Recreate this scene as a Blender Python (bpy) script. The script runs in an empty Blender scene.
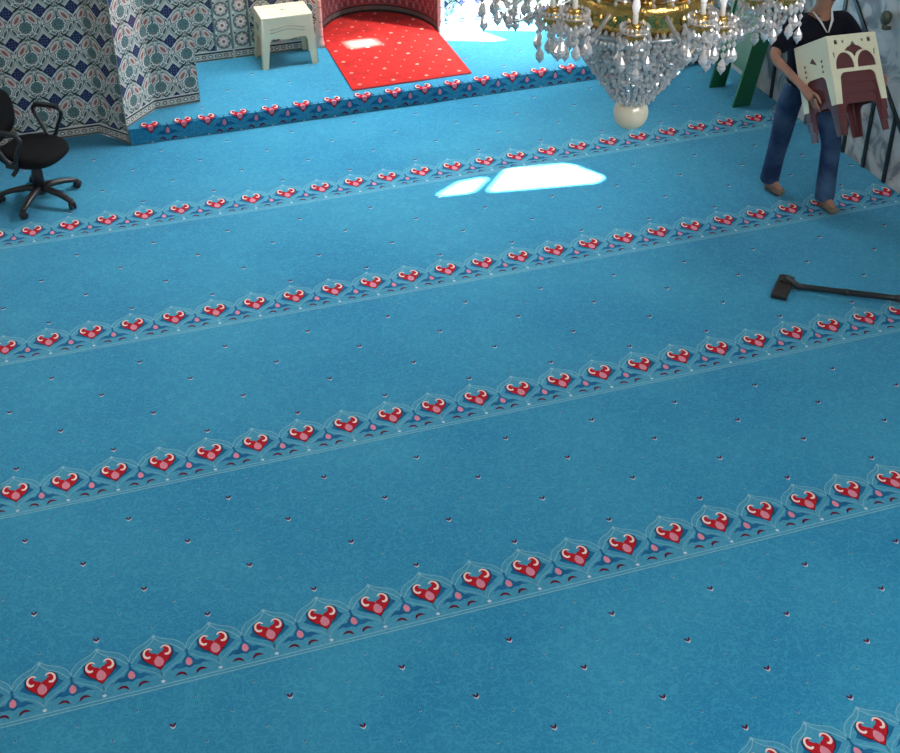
import bpy, bmesh, math, random
from mathutils import Vector, Matrix
random.seed(7)
U = 0.27                       # metres per carpet flower repeat
PI = math.pi
C = bpy.context.scene.collection
sc = bpy.context.scene

# ------------------------------------------------------------------ materials
def s2l(c):
    return tuple(((v/12.92) if v <= .04045 else ((v+.055)/1.055)**2.4) for v in c)
def rgb(r, g, b):
    return s2l((r/255., g/255., b/255.))
def mat(name, col, rough=.5, metal=0., noise=0., nscale=20., bump=0., bscale=60., sheen=0., spec=.5, emit=None, trans=0., coat=0.):
    m = bpy.data.materials.new(name); m.use_nodes = True
    nt = m.node_tree; b = nt.nodes['Principled BSDF']
    b.inputs['Base Color'].default_value = (*col, 1); b.inputs['Roughness'].default_value = rough
    b.inputs['Metallic'].default_value = metal
    b.inputs['Specular IOR Level'].default_value = spec
    b.inputs['Coat Weight'].default_value = coat
    if sheen: b.inputs['Sheen Weight'].default_value = sheen
    if trans: b.inputs['Transmission Weight'].default_value = trans
    if emit:
        b.inputs['Emission Color'].default_value = (*emit[0], 1); b.inputs['Emission Strength'].default_value = emit[1]
    tc = nt.nodes.new('ShaderNodeTexCoord')
    if noise:
        n = nt.nodes.new('ShaderNodeTexNoise'); n.inputs['Scale'].default_value = nscale; n.inputs['Detail'].default_value = 5
        nt.links.new(tc.outputs['Object'], n.inputs['Vector'])
        r = nt.nodes.new('ShaderNodeMapRange'); r.inputs[1].default_value = .3; r.inputs[2].default_value = .7
        r.inputs[3].default_value = 1-noise; r.inputs[4].default_value = 1+noise
        nt.links.new(n.outputs['Fac'], r.inputs[0])
        mx = nt.nodes.new('ShaderNodeVectorMath'); mx.operation = 'SCALE'; mx.inputs[0].default_value = col
        nt.links.new(r.outputs[0], mx.inputs['Scale']); nt.links.new(mx.outputs[0], b.inputs['Base Color'])
    if bump:
        n2 = nt.nodes.new('ShaderNodeTexNoise'); n2.inputs['Scale'].default_value = bscale; n2.inputs['Detail'].default_value = 3
        nt.links.new(tc.outputs['Object'], n2.inputs['Vector'])
        bp = nt.nodes.new('ShaderNodeBump'); bp.inputs['Strength'].default_value = bump; bp.inputs['Distance'].default_value = .01
        nt.links.new(n2.outputs['Fac'], bp.inputs['Height']); nt.links.new(bp.outputs[0], b.inputs['Normal'])
    return m

def carpet_mat(name, dark, light, scale=9.):
    """blue pile with a lace of slightly lighter curls"""
    m = mat(name, dark, .95, sheen=.15, spec=.15)
    nt = m.node_tree; b = nt.nodes['Principled BSDF']; N = nt.nodes.new; L = nt.links.new
    tc = N('ShaderNodeTexCoord')
    def ridged(sc_, dist, lo, hi):
        n_ = N('ShaderNodeTexNoise'); n_.inputs['Scale'].default_value = sc_; n_.inputs['Detail'].default_value = 1; n_.inputs['Distortion'].default_value = dist
        L(tc.outputs['Object'], n_.inputs['Vector'])
        a_ = N('ShaderNodeMath'); a_.operation = 'SUBTRACT'; a_.inputs[1].default_value = .5; L(n_.outputs['Fac'], a_.inputs[0])
        b_ = N('ShaderNodeMath'); b_.operation = 'ABSOLUTE'; L(a_.outputs[0], b_.inputs[0])
        r_ = N('ShaderNodeMapRange'); r_.interpolation_type = 'SMOOTHSTEP'; r_.inputs[1].default_value = lo; r_.inputs[2].default_value = hi; r_.inputs[3].default_value = 1; r_.inputs[4].default_value = 0
        L(b_.outputs[0], r_.inputs[0]); return r_
    ra = ridged(scale*2.2, .9, .0, .055); rb = ridged(scale*1.3, 1.4, 0., .04)
    mxx = N('ShaderNodeMath'); mxx.operation = 'MAXIMUM'; L(ra.outputs[0], mxx.inputs[0]); L(rb.outputs[0], mxx.inputs[1])
    n3 = N('ShaderNodeTexNoise'); n3.inputs['Scale'].default_value = 70; n3.inputs['Detail'].default_value = 3
    L(tc.outputs['Object'], n3.inputs['Vector'])
    n4 = N('ShaderNodeTexNoise'); n4.inputs['Scale'].default_value = 1.1; n4.inputs['Detail'].default_value = 3
    L(tc.outputs['Object'], n4.inputs['Vector'])
    m1 = N('ShaderNodeMath'); m1.operation = 'MULTIPLY'; m1.inputs[1].default_value = .42; L(mxx.outputs[0], m1.inputs[0])
    m2 = N('ShaderNodeMath'); m2.operation = 'MULTIPLY_ADD'; m2.inputs[1].default_value = .8; m2.inputs[2].default_value = -.22
    L(n3.outputs['Fac'], m2.inputs[0])
    m3 = N('ShaderNodeMath'); m3.operation = 'ADD'; L(m1.outputs[0], m3.inputs[0]); L(m2.outputs[0], m3.inputs[1])
    m5 = N('ShaderNodeMath'); m5.operation = 'MULTIPLY_ADD'; m5.inputs[1].default_value = 1.1; m5.inputs[2].default_value = -.5
    L(n4.outputs['Fac'], m5.inputs[0])
    m4 = N('ShaderNodeMath'); m4.operation = 'ADD'; m4.use_clamp = True; L(m3.outputs[0], m4.inputs[0]); L(m5.outputs[0], m4.inputs[1])
    mx = N('ShaderNodeMix'); mx.data_type = 'RGBA'; mx.inputs[6].default_value = (*dark, 1); mx.inputs[7].default_value = (*light, 1)
    L(m4.outputs[0], mx.inputs[0]); L(mx.outputs[2], b.inputs['Base Color'])
    n2 = N('ShaderNodeTexNoise'); n2.inputs['Scale'].default_value = 300
    L(tc.outputs['Object'], n2.inputs['Vector'])
    bp = N('ShaderNodeBump'); bp.inputs['Strength'].default_value = .35; bp.inputs['Distance'].default_value = .004
    L(n2.outputs['Fac'], bp.inputs['Height']); L(bp.outputs[0], b.inputs['Normal'])
    return m

M = {}
M['blue'] = carpet_mat('blue_pile', (.014, .195, .352), (.052, .325, .465))
M['bordblue'] = carpet_mat('border_blue_pile', (.032, .235, .375), (.085, .345, .455))
M['lineblue'] = mat('pale_blue_thread', (.24, .44, .52), .9, spec=.1)
M['deepblue'] = mat('deep_blue_wool', (.014, .12, .25), .9, noise=.2, spec=.1)
M['cred'] = mat('carmine_wool', (.42, .012, .02), .9, noise=.15, nscale=90, spec=.1)
M['cdark'] = mat('maroon_wool', (.09, .01, .03), .9, spec=.1)
M['cresc'] = mat('wine_wool', (.20, .01, .03), .9, spec=.1)
M['cpink'] = mat('pink_wool', (.62, .22, .28), .9, noise=.1, nscale=90, spec=.1)
M['ccream'] = mat('cream_wool', (.80, .62, .56), .9, spec=.1)
M['cwhite'] = mat('white_wool', (.52, .60, .66), .9, spec=.1)
M['rugred'] = mat('red_rug_pile', (.50, .016, .013), .95, noise=.25, nscale=12, bump=.3, bscale=250, spec=.1, sheen=.1)
M['rugdot'] = mat('rug_cream_fleck', (.85, .42, .34), .9, spec=.1)
M['rugedge'] = mat('rug_binding', (.45, .10, .12), .9, spec=.1)
# glazed tile colours
M['tbase'] = mat('tile_pale_glaze', (.62, .60, .52), .3, noise=.12, nscale=9)
M['tgreen'] = mat('tile_sage_glaze', (.15, .22, .185), .3, noise=.15, nscale=30)
M['tdark'] = mat('tile_dark_outline', (.016, .022, .022), .3)
M['tteal'] = mat('tile_teal_glaze', (.13, .22, .21), .3, noise=.2, nscale=40)
M['tpale'] = mat('tile_pale_blue_glaze', (.24, .28, .40), .3)
M['twhite'] = mat('tile_white_glaze', (.90, .87, .80), .3)
M['tred'] = mat('tile_bole_red', (.42, .14, .10), .35)
M['tnavy'] = mat('tile_cobalt_glaze', (.018, .02, .095), .3, noise=.2, nscale=50)
M['tpink'] = mat('tile_pink_glaze', (.80, .56, .50), .3)
M['nbase'] = mat('niche_red_glaze', (.26, .075, .08), .35, noise=.2, nscale=15)
M['nlight'] = mat('niche_rose_glaze', (.48, .26, .26), .35)
M['grout'] = mat('grey_marble_band', (.14, .16, .15), .4, noise=.2, nscale=20)
M['plaster'] = mat('white_plaster', (.72, .71, .68), .9, noise=.04, nscale=3, bump=.1)
M['stonefloor'] = mat('stone_floor', (.35, .34, .32), .8, noise=.1)
M['cream'] = mat('cream_plastic', (.80, .74, .52), .38, noise=.03, nscale=6)
M['brown'] = mat('brown_plastic', (.12, .03, .03), .32, noise=.06, nscale=8)
M['creamgroove'] = mat('cream_plastic_groove', (.42, .38, .25), .5)
M['black'] = mat('black_plastic', (.016, .016, .018), .38)
M['blackfab'] = mat('black_upholstery', (.009, .009, .010), .92, bump=.3, bscale=300, spec=.12)
M['gasmetal'] = mat('dark_gas_lift', (.03, .03, .03), .3, metal=.6)
M['green'] = mat('green_painted_wood', (.005, .11, .04), .42, noise=.12, nscale=7)
M['gold'] = mat('polished_brass', (.70, .43, .13), .22, metal=1., bump=.5, bscale=45)
M['brassdark'] = mat('aged_brass', (.42, .24, .07), .35, metal=1., bump=.3, bscale=60)
M['knob'] = mat('patinated_brass', (.10, .11, .075), .4, metal=.5)
M['sleeve'] = mat('candle_sleeve', (.80, .74, .66), .5)
M['bulb'] = mat('frosted_bulb', (.92, .86, .84), .3, emit=((1, .93, .9), .25))
M['skin'] = mat('skin', (.36, .17, .11), .55, noise=.08, nscale=15)
M['hair'] = mat('dark_hair', (.02, .016, .014), .7, bump=.5, bscale=120)
M['eye'] = mat('eye_dark', (.02, .015, .01), .2)
M['shirt'] = mat('black_knit', (.009, .009, .016), .95, noise=.2, nscale=10, bump=.2, bscale=150, spec=.15)
M['collar'] = mat('pale_collar', (.62, .64, .66), .8)
M['shoe'] = mat('brown_sock', (.16, .12, .09), .85, noise=.15)
M['wand'] = mat('black_tube', (.012, .016, .018), .33)
M['wandhead'] = mat('dark_brown_nozzle', (.014, .010, .009), .5, noise=.2)

def jeans_mat():
    m = mat('denim', (.03, .065, .13), .9, bump=.25, bscale=220, spec=.15)
    nt = m.node_tree; b = nt.nodes['Principled BSDF']; N = nt.nodes.new; L = nt.links.new
    tc = N('ShaderNodeTexCoord'); n = N('ShaderNodeTexNoise'); n.inputs['Scale'].default_value = 5; n.inputs['Detail'].default_value = 5
    L(tc.outputs['Object'], n.inputs['Vector'])
    cr = N('ShaderNodeValToRGB'); cr.color_ramp.elements[0].position = .38; cr.color_ramp.elements[0].color = (.018, .035, .085, 1)
    cr.color_ramp.elements[1].position = .68; cr.color_ramp.elements[1].color = (.055, .11, .19, 1)
    L(n.outputs['Fac'], cr.inputs[0]); L(cr.outputs[0], b.inputs['Base Color']); return m
M['denim'] = jeans_mat()

def marble_mat():
    m = mat('grey_veined_marble', (.42, .42, .42), .3)
    nt = m.node_tree; b = nt.nodes['Principled BSDF']; N = nt.nodes.new; L = nt.links.new
    tc = N('ShaderNodeTexCoord'); n = N('ShaderNodeTexNoise'); n.inputs['Scale'].default_value = 3.2; n.inputs['Detail'].default_value = 8; n.inputs['Distortion'].default_value = 1.6
    L(tc.outputs['Object'], n.inputs['Vector'])
    cr = N('ShaderNodeValToRGB'); e = cr.color_ramp.elements
    e[0].position = .36; e[0].color = (.16, .17, .18, 1); e[1].position = .62; e[1].color = (.55, .55, .54, 1)
    x = e.new(.47); x.color = (.42, .42, .41, 1); x = e.new(.43); x.color = (.24, .25, .26, 1)
    L(n.outputs['Fac'], cr.inputs[0]); L(cr.outputs[0], b.inputs['Base Color']); return m
M['marble'] = marble_mat()
M['inlay'] = mat('black_marble_inlay', (.014, .015, .017), .3)

def crystal_mat(name, tint, dif=.35, tr=.35):
    m = bpy.data.materials.new(name); m.use_nodes = True; nt = m.node_tree; nt.nodes.clear(); N = nt.nodes.new; L = nt.links.new
    out = N('ShaderNodeOutputMaterial'); g = N('ShaderNodeBsdfGlossy'); g.inputs['Roughness'].default_value = .08; g.inputs['Color'].default_value = (.95, .95, .95, 1)
    d = N('ShaderNodeBsdfDiffuse'); d.inputs['Color'].default_value = (*tint, 1)
    tl = N('ShaderNodeBsdfTranslucent'); tl.inputs['Color'].default_value = (*tint, 1)
    t = N('ShaderNodeBsdfTransparent'); t.inputs['Color'].default_value = (.93, .95, .96, 1)
    a = N('ShaderNodeMixShader'); a.inputs[0].default_value = .4; L(d.outputs[0], a.inputs[1]); L(tl.outputs[0], a.inputs[2])
    b2 = N('ShaderNodeMixShader'); b2.inputs[0].default_value = 1-dif; L(a.outputs[0], b2.inputs[1]); L(g.outputs[0], b2.inputs[2])
    c2 = N('ShaderNodeMixShader'); c2.inputs[0].default_value = tr; L(b2.outputs[0], c2.inputs[1]); L(t.outputs[0], c2.inputs[2])
    L(c2.outputs[0], out.inputs[0]); return m
M['crystal'] = crystal_mat('cut_crystal', (1., .91, .86), .62, .12)
M['crystal2'] = crystal_mat('clear_glass_arm', (.72, .68, .66), .5, .35)
M['ball'] = crystal_mat('ivory_glass_ball', (1., .90, .70), .92, .0)

# ------------------------------------------------------------------ mesh helpers
class MB:
    def __init__(self): self.v = []; self.f = []; self.m = []; self.s = []; self.mats = []
    def mi(self, m):
        if m not in self.mats: self.mats.append(m)
        return self.mats.index(m)
    def add(self, vs, fs, m, T=None, smooth=False):
        o = len(self.v); k = self.mi(m)
        for p in vs:
            p = Vector(p)
            self.v.append(T @ p if T is not None else p)
        for f in fs: self.f.append([o+i for i in f]); self.m.append(k); self.s.append(smooth)
    def box(self, c, d, m, T=None, R=None, bev=0.):
        x, y, z = d[0]/2, d[1]/2, d[2]/2
        if bev:
            bm = bmesh.new(); bmesh.ops.create_cube(bm, size=1)
            for v in bm.verts: v.co = Vector((v.co.x*d[0], v.co.y*d[1], v.co.z*d[2]))
            bmesh.ops.bevel(bm, geom=bm.edges[:], offset=bev, segments=2, affect='EDGES', profile=.6)
            vs = [v.co.copy() for v in bm.verts]; fs = [[v.index for v in f.verts] for f in bm.faces]; bm.free()
        else:
            vs = [Vector((a*x, b*y, c_*z)) for a in (-1, 1) for b in (-1, 1) for c_ in (-1, 1)]
            fs = [(0, 1, 3, 2), (4, 6, 7, 5), (0, 4, 5, 1), (2, 3, 7, 6), (0, 2, 6, 4), (1, 5, 7, 3)]
        if R is not None: vs = [R @ v for v in vs]
        self.add([v+Vector(c) for v in vs], fs, m, T)
    def tube(self, pts, r, m, n=8, T=None, closed=False, flat=1.):
        pts = [Vector(p) for p in pts]; N_ = len(pts)
        rs = r if isinstance(r, (list, tuple)) else [r]*N_
        vs = []; up = None
        for i, p in enumerate(pts):
            a = pts[(i-1) % N_] if (i > 0 or closed) else p; b = pts[(i+1) % N_] if (i < N_-1 or closed) else p
            t = (b-a).normalized()
            if up is None:
                up = Vector((0, 0, 1)) if abs(t.z) < .9 else Vector((1, 0, 0))
            s = t.cross(up).normalized(); u2 = s.cross(t).normalized(); up = u2
            for k in range(n):
                q = 2*PI*k/n; vs.append(p+s*math.cos(q)*rs[i]+u2*math.sin(q)*rs[i]*flat)
        fs = []
        for i in range(N_ if closed else N_-1):
            j = (i+1) % N_
            for k in range(n): fs.append((i*n+k, i*n+(k+1) % n, j*n+(k+1) % n, j*n+k))
        if not closed: fs.append(list(range(n))[::-1]); fs.append([(N_-1)*n+k for k in range(n)])
        self.add(vs, fs, m, T, True)
    def lathe(self, prof, m, n=24, T=None, smooth=True, lob=0, la=0.):
        vs = []
        for (r, z) in prof:
            for k in range(n):
                q = 2*PI*k/n; rr = r*(1+la*math.cos(lob*q)) if lob else r
                vs.append((rr*math.cos(q), rr*math.sin(q), z))
        fs = []
        for i in range(len(prof)-1):
            for k in range(n): fs.append((i*n+k, i*n+(k+1) % n, (i+1)*n+(k+1) % n, (i+1)*n+k))
        fs.append(list(range(n))[::-1]); fs.append([(len(prof)-1)*n+k for k in range(n)])
        self.add(vs, fs, m, T, smooth)
    def plate(self, outer, holes, t, m, T=None):
        """flat plate in local xz, thickness t along y, with holes"""
        bm = bmesh.new()
        es = []
        for loop in [outer]+holes:
            vs = [bm.verts.new((p[0], 0, p[1])) for p in loop]
            for i in range(len(vs)): es.append(bm.edges.new((vs[i], vs[(i+1) % len(vs)])))
        bmesh.ops.triangle_fill(bm, use_beauty=True, use_dissolve=False, edges=es)
        r = bmesh.ops.extrude_face_region(bm, geom=bm.faces[:])
        for e in r['geom']:
            if isinstance(e, bmesh.types.BMVert): e.co.y += t
        bmesh.ops.recalc_face_normals(bm, faces=bm.faces[:])
        bm.verts.index_update()
        self.add([v.co.copy() for v in bm.verts], [[v.index for v in f.verts] for f in bm.faces], m, T); bm.free()
    def build(self, name, parent=None, loc=None):
        me = bpy.data.meshes.new(name); me.from_pydata([tuple(v) for v in self.v], [], self.f)
        for m in self.mats: me.materials.append(M[m])
        me.polygons.foreach_set('material_index', self.m); me.polygons.foreach_set('use_smooth', self.s); me.update()
        o = bpy.data.objects.new(name, me); C.objects.link(o)
        if parent: o.parent = parent
        if loc: o.location = loc
        return o
def tag(o, label=None, cat=None, group=None, kind=None):
    if label: o['label'] = label
    if cat: o['category'] = cat
    if group: o['group'] = group
    if kind: o['kind'] = kind
    return o
def empty(name, loc, label, cat, group=None, rz=0):
    o = bpy.data.objects.new(name, None); C.objects.link(o); o.location = loc; o.rotation_euler = (0, 0, rz); o.empty_display_size = .1
    return tag(o, label, cat, group)
def TR(p, rz=0): return Matrix.Translation(Vector(p)) @ Matrix.Rotation(rz, 4, 'Z')

# 2D polygon tools -------------------------------------------------
def clip(poly, a, b, c):
    """keep a*x+b*y <= c"""
    out = []
    n = len(poly)
    for i in range(n):
        p, q = poly[i], poly[(i+1) % n]; dp = a*p[0]+b*p[1]-c; dq = a*q[0]+b*q[1]-c
        if dp <= 0: out.append(p)
        if (dp < 0 < dq) or (dq < 0 < dp):
            t = dp/(dp-dq); out.append((p[0]+(q[0]-p[0])*t, p[1]+(q[1]-p[1])*t))
    return out
def cliprect(poly, x0, x1, y0, y1):
    for (a, b, c) in ((-1, 0, -x0), (1, 0, x1), (0, -1, -y0), (0, 1, y1)):
        poly = clip(poly, a, b, c)
        if len(poly) < 3: return []
    return poly
def mir(p): return [(-x, y) for x, y in p][::-1]
def sym(p):
    """half outline from bottom to top on +x -> full outline"""
    return p+[(-x, y) for x, y in p[::-1] if abs(x) > 1e-6]
def off(p, dx, dy, s=1.): return [(x*s+dx, y*s+dy) for x, y in p]
def stroke(pts, w):
    n = len(pts); ws = w if isinstance(w, (list, tuple)) else [w]*n
    L_, R_ = [], []
    for i, p in enumerate(pts):
        a = pts[max(0, i-1)]; b = pts[min(n-1, i+1)]; dx, dy = b[0]-a[0], b[1]-a[1]; l = math.hypot(dx, dy) or 1
        nx, ny = -dy/l*ws[i]/2, dx/l*ws[i]/2
        L_.append((p[0]+nx, p[1]+ny)); R_.append((p[0]-nx, p[1]-ny))
    return [[R_[i], R_[i+1], L_[i+1], L_[i]] for i in range(n-1)]
def smooth(pts, k=4):
    out = []; n = len(pts)
    for i in range(n-1):
        p0 = pts[max(0, i-1)]; p1 = pts[i]; p2 = pts[i+1]; p3 = pts[min(n-1, i+2)]
        for j in range(k):
            t = j/k
            out.append(tuple(.5*((2*p1[d])+(-p0[d]+p2[d])*t+(2*p0[d]-5*p1[d]+4*p2[d]-p3[d])*t*t+(-p0[d]+3*p1[d]-3*p2[d]+p3[d])*t**3) for d in range(len(p1))))
    out.append(tuple(pts[-1])); return out
def ell(cx, cy, a, b, rot=0, n=12):
    return [(cx+a*math.cos(q)*math.cos(rot)-b*math.sin(q)*math.sin(rot), cy+a*math.cos(q)*math.sin(rot)+b*math.sin(q)*math.cos(rot)) for q in [2*PI*k/n for k in range(n)]]
def lobes(cx, cy, r, n, amp, rot=0, seg=4):
    return [(cx+r*(1+amp*math.cos(n*(q)))*math.cos(q+rot), cy+r*(1+amp*math.cos(n*(q)))*math.sin(q+rot)) for q in [2*PI*k/(n*seg) for k in range(n*seg)]]

# ------------------------------------------------------------------ carpet motifs (repeat = 1 unit)
BORD = []      # (layer, material, polygon)
def B_(l, m, p): BORD.append((l, m, p))
flower = sym([(0, .31), (.07, .39), (.12, .47), (.17, .50), (.25, .62), (.26, .72), (.23, .82), (.17, .865), (.115, .845), (.135, .775), (.08, .72), (.03, .70), (0, .655)])
leaf = [(.08, .37), (.20, .44), (.37, .585), (.30, .66), (.285, .80), (.24, .84), (.2, .6)]
for s in (0, 1):
    f = mir if s else (lambda q: q)
    B_(3, 'deepblue', f(leaf))
    for st in stroke(smooth([(.075, .80), (.12, .845), (.18, .84), (.225, .775), (.225, .69), (.175, .635), (.125, .655)], 3),
                     [.012, .022, .03, .034, .036, .036, .036, .036, .036, .036, .036, .038, .042, .047, .052, .052, .048, .04, .02]): B_(5, 'ccream', f(st))
    for line, w in (([(0, 1.10), (.10, .96), (.28, .84), (.40, .70), (.47, .60)], .014), ([(.0, 1.16), (.14, 1.04), (.34, .94), (.46, .80), (.5, .66)], .012),
                    ([(0, .08), (.06, .20), (.17, .31), (.33, .40), (.44, .50)], .009), ([(.0, .30), (.0, .10)], .012)):
        for st in stroke(smooth(line, 3), w): B_(2, 'lineblue', f(st))
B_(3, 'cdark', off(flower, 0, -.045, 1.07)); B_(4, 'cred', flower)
B_(5, 'cpink', sym([(0, .375), (.05, .40), (.08, .455), (.078, .53), (.04, .60), (0, .635)]))
B_(3, 'cwhite', lobes(0, 0.01, .034, 5, .3)); B_(2, 'lineblue', ell(0, 1.13, .03, .04))
def at5(p): return off(p, .5, 0)
B_(3, 'deepblue', at5(sym([(0, .17), (.07, .215), (.17, .205), (.24, .24), (.36, .20), (.22, .33), (.13, .33), (.07, .43), (.03, .47), (.015, .58), (.05, .60), (.015, .615), (0, .67)])))
B_(4, 'cpink', at5(sym([(0, .235), (.04, .255), (.06, .305), (.052, .37), (.02, .42), (0, .435)])))
cres = smooth([(.075, .0), (.095, .085), (.15, .13), (.215, .125), (.29, .06)], 3)+smooth([(.29, .06), (.20, .075), (.14, .06), (.075, .0)], 3)[1:-1]
B_(3, 'cdark', at5(cres)); B_(3, 'cdark', at5(mir(cres)))
B_(4, 'cresc', at5(off(cres, .10, .062, .38))); B_(4, 'cresc', at5(mir(off(cres, .10, .062, .38))))
arch = [(-.5, -.145), (.5, -.145), (.5, .68), (.42, .86), (.3, .97), (.12, 1.08), (0, 1.2), (-.12, 1.08), (-.3, .97), (-.42, .86), (-.5, .68)]
B_(1, 'bordblue', arch)
VM = [(3, 'cwhite', sym([(0, -.07), (.03, -.045), (.055, .0), (.03, -.01), (0, -.03)])),
      (4, 'cdark', sym([(0, -.05), (.04, .0), (.062, .065), (.025, .055), (0, .01)])), (5, 'cpink', sym([(0, -.052), (.013, -.035), (0, -.015)]))]
SM = [(3, 'cdark', ell(0, .01, .013, .02, 0, 6)), (2, 'lineblue', lobes(0, 0, .022, 4, .4, PI/4))]

LH = .0005      # pile height step between thread colours
def put(mb, polys, dx, dy, fmap, rect=None):
    for (l, m, p) in polys:
        q = off(p, dx, dy)
        if rect:
            q = cliprect(q, *rect)
            if len(q) < 3: continue
        mb.add([fmap(x, y, l) for x, y in q], [list(range(len(q)))], m)

# ---- main carpet
X0, X1, Y0, Y1 = -9., 33.9, -23.9, 21.78
def rowy(y0, x): return y0
ROWS = [(-16.6, .0, 0), (-11.08, .05, 1), (-5.54, -.02, 0), (0., 0., 0), (5.5, -.055, 1), (11.07, .10, 0), (16.66, .18, 1)]
def bend(y0, x):
    if y0 == 16.66: return 16.73-.018*x if x < 7.8 else 16.52+.009*x
    if y0 == 5.5: return 5.49+.001*x
    return y0
cb = MB()
def cm(x, y, l): return (x*U, y*U, l*LH)
ol = [(X0, Y0), (X1, Y0), (X1, 21.8), (4.44, 21.8), (4.40, 22.0), (3.66, 23.03), (X0, 23.05)]
nn = len(ol)
cb.add([(x*U, y*U, -.012) for x, y in ol]+[(x*U, y*U, 0) for x, y in ol], [list(range(nn))[::-1], list(range(nn, 2*nn))]+[(i, (i+1) % nn, nn+(i+1) % nn, nn+i) for i in range(nn)], 'blue')
RC = (X0, X1, Y0, Y1)
for (y0, ph, par) in ROWS:
    if y0 < -12: continue
    for k in range(-9, 35):
        x = k+ph; dy = bend(y0, x)
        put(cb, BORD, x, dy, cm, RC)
        yl = dy
        for yy, w in ((-.062, .016), (-.135, .016)):
            q = [(x-.5, bend(y0, x-.5)+yy-w/2), (x+.5, bend(y0, x+.5)+yy-w/2), (x+.5, bend(y0, x+.5)+yy+w/2), (x-.5, bend(y0, x-.5)+yy+w/2)]
            q = cliprect(q, *RC)
            if len(q) > 2: cb.add([cm(a, b, 2) for a, b in q], [list(range(len(q)))], 'lineblue')
        for i, oy in enumerate((1.40, 2.44, 3.50, 4.54)):
            sel = (k+i+par) % 2 == 1
            put(cb, VM if sel else SM, x+(.08 if y0 > 3 else .02), y0+oy-.03, cm, RC)
        for oy in (1.91, 2.97, 4.0, 5.02): put(cb, SM, x+.5, y0+oy, cm, RC)
carpet = cb.build('blue_carpet')
tag(carpet, 'large blue prayer hall carpet with rows of red flowers covering the floor', 'carpet')

fl = MB(); fl.box((12.*U, 1.5*U, -.062), (46*U, 58*U, .1), 'stonefloor'); o = fl.build('floor'); tag(o, kind='structure')

NC, NR, NY, ND = 13.70, 2.05, 26.45, 2.62
def NPX(o, n=24): return [(NC+(NR-o)*math.cos(PI*(1-k/n)), NY-.04+(ND-o)*math.sin(PI*(1-k/n))) for k in range(n+1)]
# ---- raised carpeted platform in front of the niche
H = .50; YE = 21.85; VE = .50        # step height, edge line, pattern coordinate on the edge (units)
def pmap(x, v, l):
    e = l*LH/U
    if v >= VE: return (x*U, (YE+v-VE)*U, (H+e)*U)
    t = VE-v
    return (x*U, (YE-t*.06-e)*U, (H-t)*U)
pb = MB()
PX0, PX1, PY1 = 4.45, 24.35, 29.4
fo = [(4.46, YE), (PX1, YE), (PX1, 26.40)]+NPX(.012)[::-1]+[(7.26, 26.40), (6.86, 23.22), (5.46, 23.09), (4.46, 22.08)]; n = len(fo)
fb = [(x, y-.03) if k < 2 else (x, y) for k, (x, y) in enumerate(fo)]
pb.add([(x*U, y*U, 0) for x, y in fb]+[(x*U, y*U, H*U) for x, y in fo], [list(range(n))[::-1], list(range(n, 2*n))]+[(i, (i+1) % n, n+(i+1) % n, n+i) for i in range(n)], 'blue')
def pput(polys, dx, dv):
    for (l, m, p) in polys:
        q0 = cliprect(off(p, dx, dv), PX0+.05, PX1, VE-H+.005, 5.)
        if len(q0) < 3: continue
        for q in (clip(q0, 0, 1, VE), clip(q0, 0, -1, -VE)):
            if len(q) > 2: pb.add([pmap(x, v, l) if not (abs(v-VE) < 1e-6 and q is not None and max(b for a, b in q) <= VE+1e-6) else (x*U, (YE-l*LH/U)*U, H*U+l*LH) for x, v in q], [list(range(len(q)))], m)
BORD2 = [(l, m, p) for (l, m, p) in BORD if m not in ('bordblue', 'lineblue')]
xs = [5.1, 6.11]+[6.83+k*.995 for k in range(18)]
for x in xs:
    pput(BORD2 if x != 6.11 else [b for b in BORD2 if max(a for a, c in b[2]) < .4], x, 0)
for k in range(5, 25):
    for i, oy in enumerate((1.40, 2.44, 3.50)):
        if (k+i) % 2: pput(VM, k-.17, oy)
        else: pput(SM, k-.17, oy)
    for oy in (1.91, 2.97, 4.0): pput(SM, k+.33, oy)
plat = pb.build('carpeted_platform')
tag(plat, 'low platform covered in blue carpet with red flowers along its step edge', 'platform')

# ---- red rug running into the niche
NC, NR, NY, ND = 13.70, 2.05, 26.45, 2.62
def niche_pts(r_off=0, n=24):
    out = []
    for k in range(n+1):
        q = PI*(1-k/n); out.append((NC+(NR-r_off)*math.cos(q), NY+(ND-r_off)*math.sin(q)))
    return out
rg = MB()
outline = [(11.58, 22.42), (15.60, 22.50), (15.73, 26.36)]+[(x, y) for x, y in niche_pts(.03)[::-1]]+[(11.70, 26.36)]
zt = H*U+.014; zb_ = H*U
nn = len(outline)
rg.add([(x*U, y*U, zt) for x, y in outline]+[(x*U, y*U, zb_) for x, y in outline], [list(range(nn)), list(range(nn, 2*nn))[::-1]], 'rugred')
rg.add([(x*U, y*U, zt) for x, y in outline]+[(x*U, y*U, zb_) for x, y in outline], [((i+1) % nn, i, nn+i, nn+(i+1) % nn) for i in range(nn)], 'rugedge')
for j in range(15):
    for i in range(9):
        x = 11.9+i*.56+(.28 if j % 2 else 0); y = 22.75+j*.5
        if x > 15.45 or (y > 26.3 and ((x-NC)/1.9)**2+((y-NY)/2.4)**2 > 1): continue
        big = (i+j) % 2 == 0 and j % 2 == 0
        s = .062 if big else .03
        q = lobes(x, y, s, 5, .25)
        rg.add([(a*U, b*U, zt+LH) for a, b in q], [list(range(len(q)))], 'rugdot')
rug = rg.build('red_rug')
tag(rug, 'red rug with small pale flecks running from the step into the niche', 'rug')

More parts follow.
